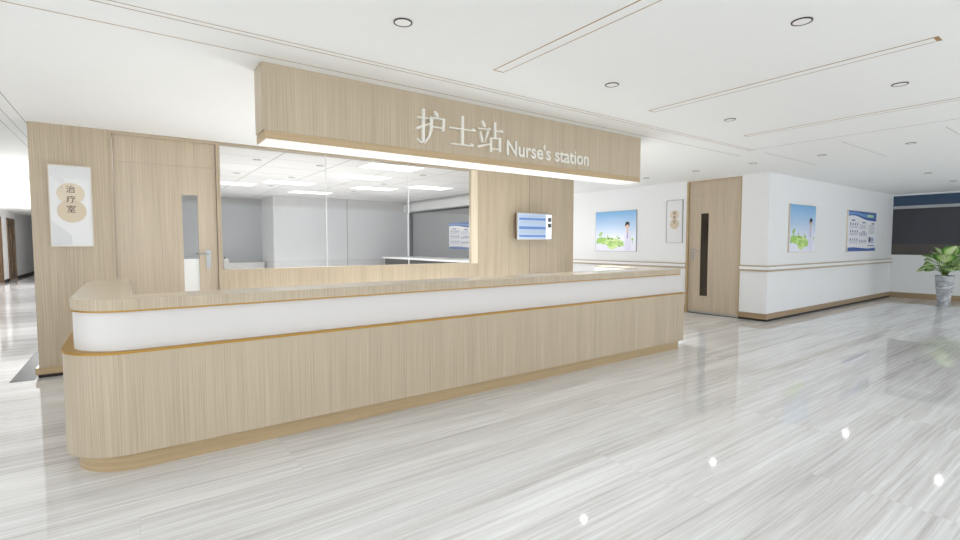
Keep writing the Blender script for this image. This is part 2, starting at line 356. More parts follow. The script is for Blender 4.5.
# bumper rails (thing: rail profile) and skirting
def rail(name, boxes):
    o = sroot(name, (boxes[0][0], boxes[0][2], 0.925))
    for nm, m, z0, z1, dd in (('wood_strip', 'rail_wood', 0.925, 0.960, 0.036), ('rail_cover', 'white_gloss', 0.960, 1.014, 0.04), ('wood_strip', 'rail_wood', 1.014, 1.036, 0.036)):
        b = MB()
        for x0, x1, y0, y1, ax in boxes:
            if ax == 'x': b.box(x0-dd, x0, y0-(dd if y0 == YC else 0), y1, z0, z1, bev=0.003)
            else: b.box(x0, x1, y0-dd, y0, z0, z1, bev=0.003)
        b.build(nm, m, o)
rail('trim_1', [(XD, XD, 5.745, 14.5, 'x')])
rail('trim_2', [(XD, XD, YC, 4.615, 'x'), (XD, 16.66, YC, YC, 'y')])
b = MB(); b.box(XD-0.02, XD, YC-0.02, 4.62, 0.04, 0.14, bev=0.003); b.box(XD, 16.66, YC-0.02, YC, 0.04, 0.14, bev=0.003); struct('baseboard_right', b, 'skirting')
b = MB(); b.box(XD-0.012, XD, YC-0.012, 4.62, 0, 0.04); b.box(XD, 16.66, YC-0.012, YC, 0, 0.04); struct('trim_12', b, 'dark_base_and_shade')  # floor shadow under the skirting, modelled as a dark strip
b = MB(); b.box(16.64, 16.66, -4, YC-0.02, 0, 0.14, bev=0.003); struct('baseboard_far', b, 'skirting')
b = MB(); b.box(XD-0.02, XD, 5.74, 14.5, 0, 0.14, bev=0.003); struct('baseboard_door_side', b, 'skirting')
# far dark window
w2 = sroot('window_2', (16.66, 0, 1.14))
MB().box(16.69, 16.72, -4, YC, 2.43, 2.70).build('pane', 'navy_glass', w2)
MB().box(16.69, 16.72, -4, YC, 1.42, 2.36).build('pane', 'night_glass', w2)
MB().box(16.69, 16.72, -4, YC, 1.14, 1.42).build('pane', 'night_glass_low', w2)
b = MB(); b.box(16.66, 16.72, -4, YC, 2.355, 2.43, bev=0.004); b.build('cross_rail', 'frame_grey', w2)
# corridor on the left
cw = MB(); cw.box(-4.03, -3.83, 4, 24.0, 0, H); cw.box(-4.03, -3.83, 25.0, 26.1, 0, H); cw.box(-4.03, -3.83, 27.6, 37, 0, H); cw.box(-4.03, -3.83, 24.0, 25.0, 2.46, H); cw.box(-4.03, -3.83, 26.1, 27.6, 2.46, H)
struct('wall_left', cw, 'wall')
struct('wall_corridor_back', MB().box(-4.03, -0.83, 36.5, 36.7, 0, H), 'wall')
struct('wall_corridor_inner', MB().box(-0.83, -0.67, YW+0.16, 37, 0, H), 'wall')
b = MB(); b.box(-3.83, -3.81, 4, 24.0, 0, 0.1); b.box(-3.83, -3.81, 25.0, 26.1, 0, 0.1); b.box(-3.83, -3.81, 27.6, 36.5, 0, 0.1); struct('baseboard_left', b, 'dark_base_and_shade')
for i, (a, c) in enumerate(((24.0, 25.0), (26.1, 27.6))):
    d = sroot('door_%d' % (i+3), (-3.83, (a+c)/2, 0))
    b = MB(); b.box(-3.86, -3.80, a, a+0.08, 0, 2.46); b.box(-3.86, -3.80, c-0.08, c, 0, 2.46); b.box(-3.86, -3.80, a, c, 2.40, 2.46); b.build('door_frame', 'door_dark', d)
    b = MB(); m_ = (a+c)/2; b.box(-3.89, -3.84, a+0.08, m_-0.15, 0.01, 2.4); b.box(-3.89, -3.84, m_+0.15, c-0.08, 0.01, 2.4); b.box(-3.89, -3.84, m_-0.15, m_+0.15, 2.1, 2.4); b.box(-3.89, -3.84, m_-0.15, m_+0.15, 0.01, 0.37); b.build('door_leaf', 'door_dark', d)
    MB().box(-3.87, -3.86, m_-0.15, m_+0.15, 0.37, 2.1).build('glass_slot', 'dark_glass', d)
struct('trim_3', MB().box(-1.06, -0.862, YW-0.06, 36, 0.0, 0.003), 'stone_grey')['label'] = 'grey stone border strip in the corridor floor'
# room behind the glass
struct('wall_backroom_right', MB().box(7.15, 7.42, YW+0.16, 13.84, 0, H), 'wall')
struct('wall_backroom_rear', MB().box(3.19, 7.42, 13.84, 15.5, 0, H), 'grey_wall')
struct('wall_backroom_alcove', MB().box(-0.67, 3.19, 15.3, 15.5, 0, H), 'alcove_wall')
struct('wall_backroom_alcove_side', MB().box(3.17, 3.19, 13.86, 15.3, 0, H), 'wall')
b = MB(); b.box(5.19, 5.21, 13.834, 13.84, 0, H); struct('trim_4', b, 'groove_grey')
# grey partition in the right wall of the back room
pr = sroot('window_3', (7.15, 10, 0.9))
MB().box(7.12, 7.15, 7.2, 13.45, 0.9, 2.36).build('pane', 'grey_panel', pr)
b = MB(); b.box(7.08, 7.15, 13.40, 13.58, 0.9, 2.40); b.box(7.10, 7.15, 7.2, 13.45, 2.36, 2.40); b.build('window_frame', 'black', pr)
b = MB(); b.box(7.02, 7.15, 7.15, 13.84, 2.42, 2.66, bev=0.005); struct('trim_5', b, 'wall')

# ceiling trims
n = 6
def ctrim(boxes, m, lab):
    global n
    b = MB()
    for q in boxes: b.box(q[0], q[1], q[2], q[3], H-0.002, H+0.01)
    o = struct('trim_%d' % n, b, m); o['label'] = lab; n += 1
ctrim([(-4, 7.4, 3.637, 3.643)], 'groove', 'thin brown ceiling line right in front of the hanging sign')
ctrim([(-4, 7.1, 3.350, 3.355)], 'groove', 'thin brown ceiling line parallel to the counter')
ctrim([(-4, 7.1, 3.295, 3.300)], 'groove', 'thin brown ceiling line nearest the camera')
ctrim([(7.02, 7.026, -2, 3.35)], 'groove_grey', 'grey ceiling joint beyond the strip lights')
ctrim([(7.4, 9.2, 3.300, 3.306), (7.4, 9.2, 2.375, 2.381), (7.4, 9.2, 1.40, 1.406)], 'groove_grey', 'short grey ceiling joints by the poster wall')
ctrim([(-0.85, -0.842, 4.0, 36), (-0.96, -0.953, 4.0, 36), (-1.05, -1.043, 4.0, 36)], 'groove_grey', 'grey ceiling joints leading into the corridor')

# ------------------------------------------------------------------ linear ceiling fittings
prev = None
for i, (x0, lab) in enumerate(((2.24, 'recessed linear ceiling strip light with bronze outline, nearest the hanging sign'),
                               (4.14, 'recessed linear ceiling strip light with bronze outline, middle of three, above the counter end'),
                               (6.02, 'recessed linear ceiling strip light with bronze outline, farthest from the camera'))):
    x1 = x0+0.095
    if prev is None:
        t = prev = thing('linear_ceiling_light', lab, 'ceiling light', (x0, 1.88, H), 'linear strip lights in the hall ceiling')
        b = MB(); b.box(x0, x0+0.005, 0.84, 2.93, H-0.003, H); b.box(x1-0.005, x1, 0.84, 2.93, H-0.003, H); b.box(x0+0.005, x1-0.005, 2.922, 2.93, H-0.003, H); b.box(x0+0.005, x1-0.005, 0.84, 0.865, H-0.003, H)
        b.build('frame', 'bronze', t)
        MB().box(x0+0.005, x1-0.005, 0.865, 2.922, H-0.0015, H).build('diffuser', 'ceil', t)
    else: copy_tree(prev, None, (x0, 1.88, H))['label'] = lab
# downlights
def downlight():
    t = thing('recessed_downlight', 'x', 'ceiling light', (0, 0, H))
    b = MB(); R0, R1, nn = 0.047, 0.055, 40
    for k in range(nn):
        a0, a1 = 2*PI*k/nn, 2*PI*(k+1)/nn
        P = lambda r_, a, z: (r_*math.cos(a), r_*math.sin(a), H+z)
        b.face([P(R1, a0, 0), P(R1, a1, 0), P(R1, a1, -0.006), P(R1, a0, -0.006)]); b.face([P(R1, a0, -0.006), P(R1, a1, -0.006), P(R0, a1, -0.006), P(R0, a0, -0.006)]); b.face([P(R0, a0, -0.006), P(R0, a1, -0.006), P(R0, a1, -0.001), P(R0, a0, -0.001)])
    b.build('trim_ring', 'ring', t)
    MB().cyl((0, 0, H-0.002), 0.048, 0.004).build('lens', 'lens', t)
    return t
DL = [(1.338, 2.618, 'round recessed downlight above the sign lettering, leftmost in the hall ceiling'),
      (3.216, 1.252, 'large-looking round downlight near the top edge between two strip lights'),
      (3.228, 2.633, 'round downlight between the first strip light and the second, nearer the sign'),
      (5.119, 1.259, 'round downlight under the right end of the second strip light, far side from sign'),
      (5.131, 2.643, 'round downlight between second and third strip lights, nearer the sign end'),
      (8.278, 2.897, 'small downlight in the ceiling panel just before the white wall corner'),
      (8.228, 1.886, 'small downlight right of the slanting grey ceiling joint, near the right border'),
      (8.220, 3.838, 'tiny downlight above the top right of the right-hand oak door'),
      (8.263, 4.841, 'tiny downlight directly above the right-hand oak door'),
      (8.345, 5.924, 'tiny downlight just right of the hanging sign end, above the corridor'),
      (11.99, 2.486, 'small downlight above the blue information poster, left of the far pair'),
      (13.958, 2.495, 'small downlight closest to the dark far window')]
proto = None
for i, (x, y, lab) in enumerate(DL):
    if proto is None: o = proto = downlight(); o.location = (x, y, H)
    else: o = copy_tree(proto, None, (x, y, H))
    o['label'] = lab; o['group'] = 'recessed downlights in the hall ceiling'
names = {1.64: 'left column', 2.61: 'middle column', 4.55: 'right column'}
rows = {8.13: 'nearest the glass', 9.87: 'in the second row', 11.6: 'in the third row, farthest'}
for x in (1.64, 2.61, 4.55):
    for y in (8.13, 9.87, 11.6):
        o = copy_tree(proto, None, (x, y, H)); o['label'] = 'downlight in the room behind the glass, %s, %s' % (names[x], rows[y]); o['group'] = 'downlights in the back room ceiling'
# lit panels in the back room
PL = [(1.30, 11.3, 'lit ceiling panel behind the glass, far left beside the window edge'), (2.29, 10.45, 'lit ceiling panel behind the glass, over the left end of the white wall'),
      (3.27, 12.2, 'dim-looking lit ceiling panel behind the glass, farthest back'), (3.22, 8.72, 'lit ceiling panel behind the glass, bright one in the middle'),
      (4.21, 10.42, 'lit ceiling panel behind the glass, left of the second glass joint'), (5.20, 9.55, 'lit ceiling panel behind the glass, right of the second glass joint'),
      (3.16, 7.30, 'lit ceiling panel closest to the glass, under the sign edge')]
pp = None
for x, y, lab in PL:
    if pp is None:
        pp = o = thing('ceiling_panel_light', lab, 'ceiling light', (x, y, H), 'lit panels in the back room ceiling')
        b = MB(); b.box(x, x+0.98, y, y+0.6, H-0.006, H); b.build('frame', 'white', o)
        MB().box(x+0.015, x+0.965, y+0.015, y+0.585, H-0.010, H-0.006).build('diffuser', 'panel_light', o)
    else:
        o = copy_tree(pp, None, (x, y, H)); o['label'] = lab

# ------------------------------------------------------------------ reception counter
def foot(xl, xr, yf, R, Rr, ybl, ybr, wl, wd):
    P = [(xl, ybl)]
    for k in range(13):
        a = PI+PI/2*k/12; P.append((xl+R+R*math.cos(a), yf+R+R*math.sin(a)))
    for k in range(7):
        a = 1.5*PI+PI/2*k/6; P.append((xr-Rr+Rr*math.cos(a), yf+Rr+Rr*math.sin(a)))
    P += [(xr, ybr), (xr-wl, ybr), (xr-wl, yf+wd), (xl+wl, yf+wd), (xl+wl, ybl)]
    return P
ct = thing('reception_counter', 'long curved oak nurses station counter with white band and gold trims', 'counter', (2.9, 4.2, 0))
def sm(o, ang=0.6):
    for p in o.data.polygons: p.use_smooth = True
    o.data.set_sharp_from_angle(angle=ang); return o
b = MB(); b.prism(foot(-0.315, 6.12, 3.775, 0.34, 0.03, 5.75, 4.9, 0.30, 0.30), 0, 0.128); sm(b.build('plinth', 'wood_edge', ct))
b = MB(); b.prism(foot(-0.368, 6.12, 3.70, 0.36, 0.03, 5.80, 4.95, 0.40, 0.40), 0.128, 0.770); sm(b.build('lower_body', 'wood', ct))
b = MB(); b.prism(foot(-0.373, 6.125, 3.695, 0.36, 0.03, 5.80, 4.95, 0.40, 0.40), 0.768, 0.782); sm(b.build('gold_trim', 'gold', ct))
b = MB(); b.prism(foot(-0.31, 6.11, 3.745, 0.32, 0.03, 5.78, 4.93, 0.26, 0.26), 0.782, 1.028); sm(b.build('white_band', 'band', ct))
b = MB(); b.prism(foot(-0.322, 6.04, 3.718, 0.33, 0.03, 5.79, 4.93, 0.29, 0.30), 1.026, 1.0362); sm(b.build('gold_trim', 'gold', ct))
b = MB(); b.prism(foot(-0.31, 6.03, 3.73, 0.31, 0.02, 5.80, 4.945, 0.315, 0.363), 1.037, 1.087); tag(sm(b.build('inner_panel', 'white_gloss', ct)), 'white inner facing of the countertop')
b = MB(); b.prism(foot(-0.318, 6.045, 3.715, 0.33, 0.03, 5.81, 4.95, 0.32, 0.375), 1.0365, 1.105); o = sm(b.build('countertop', 'wood_top', ct)); o.data.materials.append(M['wood'])
for p in o.data.polygons: p.material_index = 0 if p.normal.z > 0.5 else 1

# ------------------------------------------------------------------ hanging sign
sg = thing('hanging_sign', 'long oak-clad nurses station sign box hung from the ceiling', 'sign', (2.98, 3.87, H))
b = MB(); b.box(0.80, 5.155, 3.749, 3.99, 2.262, H, bev=0.002); b.build('sign_box', 'wood', sg)
b = MB(); b.box(0.815, 5.155, 3.753, 4.03, 2.205, 2.262); tag(b.build('lower_band', 'wood_edge', sg), 'smooth oak band along the bottom of the sign')
b = MB(); b.box(0.825, 5.145, 3.763, 4.035, 2.199, 2.205); tag(b.build('light_diffuser', 'soffit_glow', sg), 'glowing white underside')
STR = {'hu': [[(2.094, 2.606, 0.019), (2.089, 2.331, 0.019), (2.072, 2.315, 0.0095), (2.033, 2.346, 0.0076)], [(2.031, 2.531, 0.0086), (2.146, 2.533, 0.0086)], [(2.027, 2.434, 0.0171), (2.151, 2.488, 0.0057)], [(2.205, 2.602, 0.01), (2.226, 2.579, 0.0247), (2.235, 2.556, 0.0114)], [(2.173, 2.545, 0.0086), (2.304, 2.545, 0.01)], [(2.298, 2.55, 0.019), (2.292, 2.446, 0.018)], [(2.19, 2.47, 0.0076), (2.292, 2.469, 0.0076)], [(2.173, 2.547, 0.0228), (2.169, 2.441, 0.0209), (2.144, 2.371, 0.0152), (2.1, 2.315, 0.0048)]],
 'shi': [[(2.498, 2.605, 0.02), (2.497, 2.35, 0.02)], [(2.354, 2.486, 0.009), (2.636, 2.49, 0.009)], [(2.607, 2.508, 0.004), (2.633, 2.49, 0.02)], [(2.379, 2.346, 0.009), (2.615, 2.352, 0.009)], [(2.586, 2.369, 0.004), (2.607, 2.355, 0.02)]],
 'zhan': [[(2.719, 2.597, 0.008), (2.74, 2.564, 0.0252), (2.751, 2.542, 0.0126)], [(2.672, 2.521, 0.0094), (2.813, 2.527, 0.009)], [(2.794, 2.54, 0.004), (2.808, 2.529, 0.0168)], [(2.696, 2.493, 0.01), (2.717, 2.432, 0.0189), (2.722, 2.398, 0.0105)], [(2.787, 2.511, 0.02), (2.752, 2.407, 0.005)], [(2.674, 2.355, 0.0168), (2.817, 2.394, 0.0052)], [(2.871, 2.603, 0.0189), (2.873, 2.451, 0.0178)], [(2.877, 2.526, 0.0094), (2.966, 2.525, 0.0099)], [(2.94, 2.539, 0.0042), (2.956, 2.525, 0.0168)], [(2.821, 2.45, 0.0158), (2.824, 2.323, 0.0157)], [(2.821, 2.448, 0.0094), (2.938, 2.457, 0.0094)], [(2.932, 2.464, 0.0178), (2.932, 2.333, 0.0179)], [(2.824, 2.351, 0.0084), (2.932, 2.355, 0.0088)]]}
for k, strokes in STR.items():
    b = MB()
    for i, st in enumerate(strokes):
        L_, R_ = [], []
        for j, (x, z, wd) in enumerate(st):
            a = st[max(j-1, 0)]; c = st[min(j+1, len(st)-1)]
            dx, dz = c[0]-a[0], c[1]-a[1]; l = math.hypot(dx, dz); wd = max(wd, 0.0075)
            ex = (-1 if j == 0 else 1 if j == len(st)-1 else 0)*0.003
            px, pz = x+dx/l*ex, z+dz/l*ex; nx, nz = -dz/l*wd/2*1.3, dx/l*wd/2*1.3
            L_.append((px+nx, pz+nz)); R_.append((px-nx, pz-nz))
        yf = 3.720+0.0004*i
        for j in range(len(st)-1):
            t = bmesh.new(); q = [L_[j], L_[j+1], R_[j+1], R_[j]]
            a = [t.verts.new((p[0], yf, p[1])) for p in q]; c = [t.verts.new((p[0], 3.749, p[1])) for p in q]
            t.faces.new(a); t.faces.new(c)
            for e in range(4): t.faces.new((a[e], a[(e+1) % 4], c[(e+1) % 4], c[e]))
            b._merge(t)
    b.build('chinese_character', 'letter', sg)
b = MB(); text_into(b, "Nurse's station", 0.205, lambda x, y, z: (3.025+x, 3.742-z, 2.318+y), None, 0.007, sx=0.95, off=0.003)
b.build('lettering', 'letter', sg)

# ------------------------------------------------------------------ flat printed things on a wall
class Wall2D:
    """coordinates on a vertical face: a to the right as seen by the viewer, z up, d towards the viewer"""
    def __init__(s, kind, c): s.k = kind; s.c = c
    def p(s, a, z, d): return (a, s.c-d, z) if s.k == 'y' else (s.c-d, -a, z)   # for 'x' walls a = -y
    def slab(s, mb, a0, a1, z0, z1, d0, d1, m=None, bev=0.0):
        P, Q = s.p(a0, z0, d0), s.p(a1, z1, d1)
        return mb.box(min(P[0], Q[0]), max(P[0], Q[0]), min(P[1], Q[1]), max(P[1], Q[1]), min(P[2], Q[2]), max(P[2], Q[2]), m, bev)
    def poly(s, mb, pts, d, m):
        t = bmesh.new(); a = [t.verts.new(s.p(x, z, d)) for x, z in pts]; c = [t.verts.new(s.p(x, z, d-0.0006)) for x, z in pts]
        t.faces.new(a); t.faces.new(c)
        for i in range(len(pts)): j = (i+1) % len(pts); t.faces.new((a[i], a[j], c[j], c[i]))
        mb._merge(t, m)
    def disc(s, mb, a, z, ra, rz, d, m, n=28): s.poly(mb, [(a+ra*math.cos(2*PI*k/n), z+rz*math.sin(2*PI*k/n)) for k in range(n)], d, m)
    def text(s, mb, body, size, a, z, d, m, sx=1.0): text_into(mb, body, size, lambda x, y, q: s.p(a+x, z+y, d+q), m, 0.0006, sx)

def plaque(W, a0, a1, z0, z1, chars, name, lab, frame, sc=1.0, rel=True):
    c = W.p((a0+a1)/2, z0, 0); t = thing(name, lab, 'sign', c)
    b = MB(); fw = 0.009
    for q in ((a0, a1, z0, z0+fw), (a0, a1, z1-fw, z1), (a0, a0+fw, z0+fw, z1-fw), (a1-fw, a1, z0+fw, z1-fw)): W.slab(b, *q, 0, 0.028)
    b.build('frame', frame, t)
    b = MB(); W.slab(b, a0+fw, a1-fw, z0+fw, z1-fw, 0, 0.02); b.build('panel', 'plaque', t)
    if rel:
        b = MB(); wd, ht = a1-a0-2*fw, z1-z0-2*fw
        q_ = 0
        for k in range(-3, 13):   # raised hairlines slanting across the top and the lower left corner
            x_ = a0+fw+0.004+max(k, 0)*0.026; z_ = z1-fw-0.004+min(k, 0)*0.028; L_ = min(0.125, a1-fw-0.004-x_)
            if L_ > 0.01: W.poly(b, [(x_, z_), (x_+0.004, z_), (x_+L_, z_-L_*1.05), (x_+L_-0.004, z_-L_*1.05)], 0.0212, 'plaque_line')
        for k in range(13):
            z_ = z0+fw+0.02+k*0.021; L_ = min((z_-z0-fw)*0.92, 0.17)
            W.poly(b, [(a0+fw+0.004, z_), (a0+fw+0.004, z_+0.0045), (a0+fw+L_+0.003, z_-L_+0.0045), (a0+fw+L_, z_-L_)], 0.0212, 'plaque_line')
        b.build('relief_lines', None, t)
    b = MB(); am = (a0+a1)/2+0.0; zt = z0+(z1-z0)*0.655; zl = z0+(z1-z0)*0.44; ra = 0.125*sc
    W.disc(b, am, zt, ra*0.96, ra*0.92, 0.0215, 'beige_disc'); W.disc(b, am+0.004, zl, ra, ra, 0.0223, 'beige_disc2'); b.build('disc', None, t)
    b = MB()
    for i, ch in enumerate(chars):
        s_ = 0.086*sc if len(chars) == 3 else 0.085*sc
        zc = zt+0.045*sc - i*(0.108*sc if len(chars) == 3 else 0.098*sc)
        W.text(b, ch, s_, am-s_*0.46, zc-s_*0.35, 0.0235, 'brown_ink')
    b.build('lettering', None, t)
    return t
WF = Wall2D('y', YW); WX = Wall2D('x', XD); WC = Wall2D('y', YC)
plaque(WF, -0.685, -0.312, 1.415, 2.307, '治疗室', 'room_plaque', 'white room plaque with two beige discs and dark characters on the oak wall', 'frame_tan')
plaque(WX, -6.20, -5.82, 1.456, 2.37, '值班室', 'room_plaque', 'silver-framed room plaque left of the right-hand oak door', 'frame_grey', 0.86, False)

def health_poster(W, a0, a1, z0, z1, name, lab, edge):
    t = thing(name, lab, 'poster', W.p((a0+a1)/2, z0, 0)); wd, ht = a1-a0, z1-z0
    b = MB(); W.slab(b, a0, a1, z0, z1, 0, 0.028); b.build('backing_board', edge, t)
    b = MB(); W.slab(b, a0+0.008, a1-0.008, z0+0.008, z1-0.008, 0.028, 0.030); b.build('sky_print', 'sky_print', t)
    P = lambda uu, vv: (a0+uu*wd, z0+vv*ht); b = MB(); rnd = random.Random(3)
    def pl(pts, d, m): W.poly(b, [P(*q) for q in pts], d, m)
    pl([(0.02, 0.24), (0.10, 0.20), (0.28, 0.17), (0.36, 0.07), (0.46, 0.05), (0.60, 0.13), (0.70, 0.14), (0.72, 0.24), (0.60, 0.30), (0.45, 0.34), (0.34, 0.35), (0.2, 0.33), (0.06, 0.34)], 0.0312, 'green_print_light')
    pl([(0.02, 0.23), (0.14, 0.21), (0.26, 0.26), (0.30, 0.33), (0.18, 0.35), (0.05, 0.33)], 0.0318, 'green_print')
    pl([(0.28, 0.17), (0.4, 0.12), (0.56, 0.18), (0.7, 0.16), (0.71, 0.22), (0.55, 0.25), (0.38, 0.24)], 0.0318, 'green_print')
    for q in range(34):
        uu = 0.05+0.64*rnd.random(); vv = 0.13+0.2*rnd.random()
        if uu < 0.3: vv = max(vv, 0.2)
        s_ = 0.012+0.022*rnd.random(); W.disc(b, *P(uu, vv), s_*wd, s_*ht*0.8, 0.0322+0.00002*q, rnd.choice(['green_print_dark', 'green_print', 'green_print_light']), 10)
    for uu, vv, s_ in ((0.12, 0.42, 0.028), (0.16, 0.46, 0.03), (0.32, 0.38, 0.02), (0.56, 0.37, 0.018), (0.92, 0.30, 0.024)):
        pl([(uu-0.004, 0.33 if uu < 0.9 else 0.2), (uu+0.004, 0.33 if uu < 0.9 else 0.2), (uu+0.004, vv), (uu-0.004, vv)], 0.0334, 'green_print_dark'); W.disc(b, *P(uu, vv), s_*wd, s_*wd, 0.034, 'green_print', 12)
    # printed person in a white coat
    pl([(0.74, 0.02), (0.88, 0.02), (0.885, 0.2), (0.875, 0.47), (0.83, 0.53), (0.77, 0.53), (0.735, 0.45), (0.735, 0.2)], 0.0345, 'coat_print')
    pl([(0.775, 0.53), (0.80, 0.40), (0.825, 0.53)], 0.0351, 'skin_print'); pl([(0.795, 0.47), (0.805, 0.47), (0.808, 0.33), (0.80, 0.31), (0.792, 0.33)], 0.0356, 'navy_ink')
    W.disc(b, *P(0.80, 0.61), 0.042*wd, 0.055*ht, 0.0358, 'skin_print', 20)
    pl([(0.752, 0.60), (0.745, 0.66), (0.765, 0.715), (0.80, 0.73), (0.84, 0.71), (0.85, 0.65), (0.842, 0.60), (0.825, 0.655), (0.79, 0.65), (0.77, 0.64)], 0.0366, 'hair_print')
    for v0, l0, l1 in ((0.80, 0.32, 0.70), (0.76, 0.38, 0.62)): pl([(l0, v0), (l1, v0), (l1, v0+0.008), (l0, v0+0.008)], 0.0312, 'blue_print_pale')
    b.build('picture_print', None, t)
def info_poster(W, a0, a1, z0, z1, name, lab, edge, dark=False):
    t = thing(name, lab, 'poster', W.p((a0+a1)/2, z0, 0)); wd, ht = a1-a0, z1-z0
    b = MB(); W.slab(b, a0, a1, z0, z1, 0, 0.028); b.build('backing_board', edge, t)
    b = MB(); W.slab(b, a0+0.006, a1-0.006, z0+0.006, z1-0.006, 0.028, 0.030); b.build('paper', 'poster_white', t)
    P = lambda uu, vv: (a0+uu*wd, z0+vv*ht); b = MB(); rnd = random.Random(8)
    def pl(pts, d, m): W.poly(b, [P(*q) for q in pts], d, m)
    def rc(u0, u1, v0, v1, d, m): pl([(u0, v0), (u1, v0), (u1, v1), (u0, v1)], d, m)
    wave = [(0.01, 0.86), (0.12, 0.88), (0.25, 0.88), (0.38, 0.85), (0.52, 0.81), (0.66, 0.785), (0.8, 0.775), (0.99, 0.77)]
    pl([(x_, v_) for x_, v_ in wave]+[(0.99, 0.99), (0.01, 0.99)], 0.0306, 'blue_print')
    pl([(x_, v_+0.02+0.06*x_) for x_, v_ in wave]+[(0.8, 0.93), (0.5, 0.93), (0.25, 0.965), (0.01, 0.955)], 0.0312, 'blue_print_mid')
    rc(0.66, 0.88, 0.86, 0.93, 0.0318, 'green_ink')
    pl([(0.01, 0.01), (0.99, 0.01), (0.99, 0.09), (0.7, 0.07), (0.45, 0.09), (0.2, 0.11), (0.01, 0.1)], 0.0306, 'blue_print')
    def person(uu, vv, s_):
        W.disc(b, *P(uu, vv+0.032), 0.012*wd*s_, 0.016*ht*s_, 0.0312, 'hair_print', 10); rc(uu-0.016*s_, uu+0.016*s_, vv-0.012, vv+0.018, 0.0309, 'navy_ink')
    for row in (0.66, 0.48, 0.28):
        for k in range(4): person(0.09+0.075*k, row, 1)
        for q in range(2): rc(0.06, 0.34, row-0.045-0.025*q, row-0.036-0.025*q, 0.0306, 'ink_print')
    for row in (0.43, 0.25):
        for k in range(5): person(0.41+0.055*k, row, 0.8)
        rc(0.38, 0.66, row-0.04, row-0.03, 0.0306, 'ink_print')
    for c0, t0, t1 in ((0.07, 0.76, 0.79), (0.44, 0.715, 0.745), (0.77, 0.70, 0.73), (0.44, 0.49, 0.51)): rc(c0+0.05, c0+0.16, t0-0.01, t1-0.01, 0.0309, 'navy_ink')
    for q in range(6): rc(0.39, 0.62, 0.56+0.02*q, 0.566+0.02*q, 0.0306, 'ink_print')
    for q in range(10): rc(0.72, 0.94, 0.45+0.023*q, 0.457+0.023*q, 0.0306, 'ink_print')
    rc(0.71, 0.93, 0.21, 0.36, 0.0306, 'blue_print_pale'); rc(0.74, 0.80, 0.23, 0.36, 0.0309, 'hair_print'); rc(0.83, 0.88, 0.24, 0.33, 0.0309, 'skin_print'); person(0.86, 0.28, 1.4)
    rc(0.70, 0.94, 0.13, 0.16, 0.0306, 'ink_print')
    b.build('picture_print', None, t)
health_poster(WX, -8.165, -6.967, 1.256, 2.22, 'wall_poster', 'blue sky and green hills poster, nearest the counter, left of the silver plaque', 'frame_grey')
health_poster(WC, 10.31, 11.52, 1.27, 2.21, 'wall_poster', 'narrow-looking sky and green hills poster on the wall past the corner', 'frame_tan')
info_poster(WC, 13.34, 15.27, 1.25, 2.21, 'wall_poster', 'white information poster with blue wavy header beside the dark far window', 'frame_tan')
WP = Wall2D('x', 7.12)
info_poster(WP, -11.26, -9.75, 1.29, 2.01, 'wall_poster', 'information poster seen through the glass on the grey partition', 'frame_grey')

# ------------------------------------------------------------------ wall display
tv = thing('wall_display', 'small silver wall display with blue rows on the oak wall', 'screen', (6.22, YW, 1.75))
yf = 6.84
MB().box(5.95, 6.5, 6.93, YW, 1.62, 1.9).build('wall_bracket', 'casing_dark', tv)
b = MB(); b.box(5.80, 6.655, yf+0.03, 6.93, 1.530, 2.005, bev=0.006); b.build('back_casing', 'casing_dark', tv)
b = MB(); b.box(5.79, 6.665, yf, yf+0.03, 1.520, 2.015, bev=0.006); b.build('front_bezel', 'casing', tv)
b = MB(); WT = Wall2D('y', yf)
WT.slab(b, 5.82, 6.50, 1.54, 1.995, 0, 0.001, 'screen_blue'); WT.slab(b, 6.50, 6.65, 1.535, 1.995, 0, 0.001, 'screen_white')
for z0, z1 in ((1.885, 1.925), (1.715, 1.765), (1.57, 1.605)): WT.slab(b, 5.83, 6.50, z0, z1, 0.001, 0.0016, 'screen_row')
for z0 in (1.955, 1.85, 1.83, 1.68, 1.66, 1.64): WT.slab(b, 5.85, 6.46, z0, z0+0.01, 0.001, 0.0016, 'screen_line')
for z0 in (1.865, 1.755): WT.slab(b, 6.555, 6.64, z0, z0+0.075, 0.001, 0.0018, 'screen_dark')
b.build('screen', None, tv)

# ------------------------------------------------------------------ furniture behind the glass
c1 = thing('soap_dispenser', 'small white dispenser box on the window sill beside the left door', 'dispenser', (1.02, YW+0.09, 1.113))
b = MB(); b.box(0.99, 1.05, YW+0.06, YW+0.12, 1.113, 1.255, bev=0.004); b.build('body', 'white', c1)
b = MB(); b.cyl((1.005, YW+0.09, 1.265), 0.008, 0.02); b.build('pump', 'black', c1)
c2 = thing('side_counter', 'long white-topped counter against the grey partition behind the glass', 'counter', (6.8, 10, 0))
b = MB(); b.box(5.95, 7.10, 7.4, 12.9, 0, 1.03); b.build('body', 'stone_grey', c2)
b = MB(); b.box(5.90, 7.10, 7.35, 13.0, 1.03, 1.07, bev=0.004); b.build('countertop', 'white_gloss', c2)
c3 = thing('low_counter', 'low pale counter along the shaded alcove wall behind the glass', 'counter', (1.5, 15, 0))
b = MB(); b.box(0.3, 3.1, 14.75, 15.295, 0, 0.89); b.build('body', 'white_gloss', c3)
b = MB(); b.box(0.28, 3.12, 14.72, 15.295, 0.89, 0.93, bev=0.004); b.build('countertop', 'white_gloss', c3)

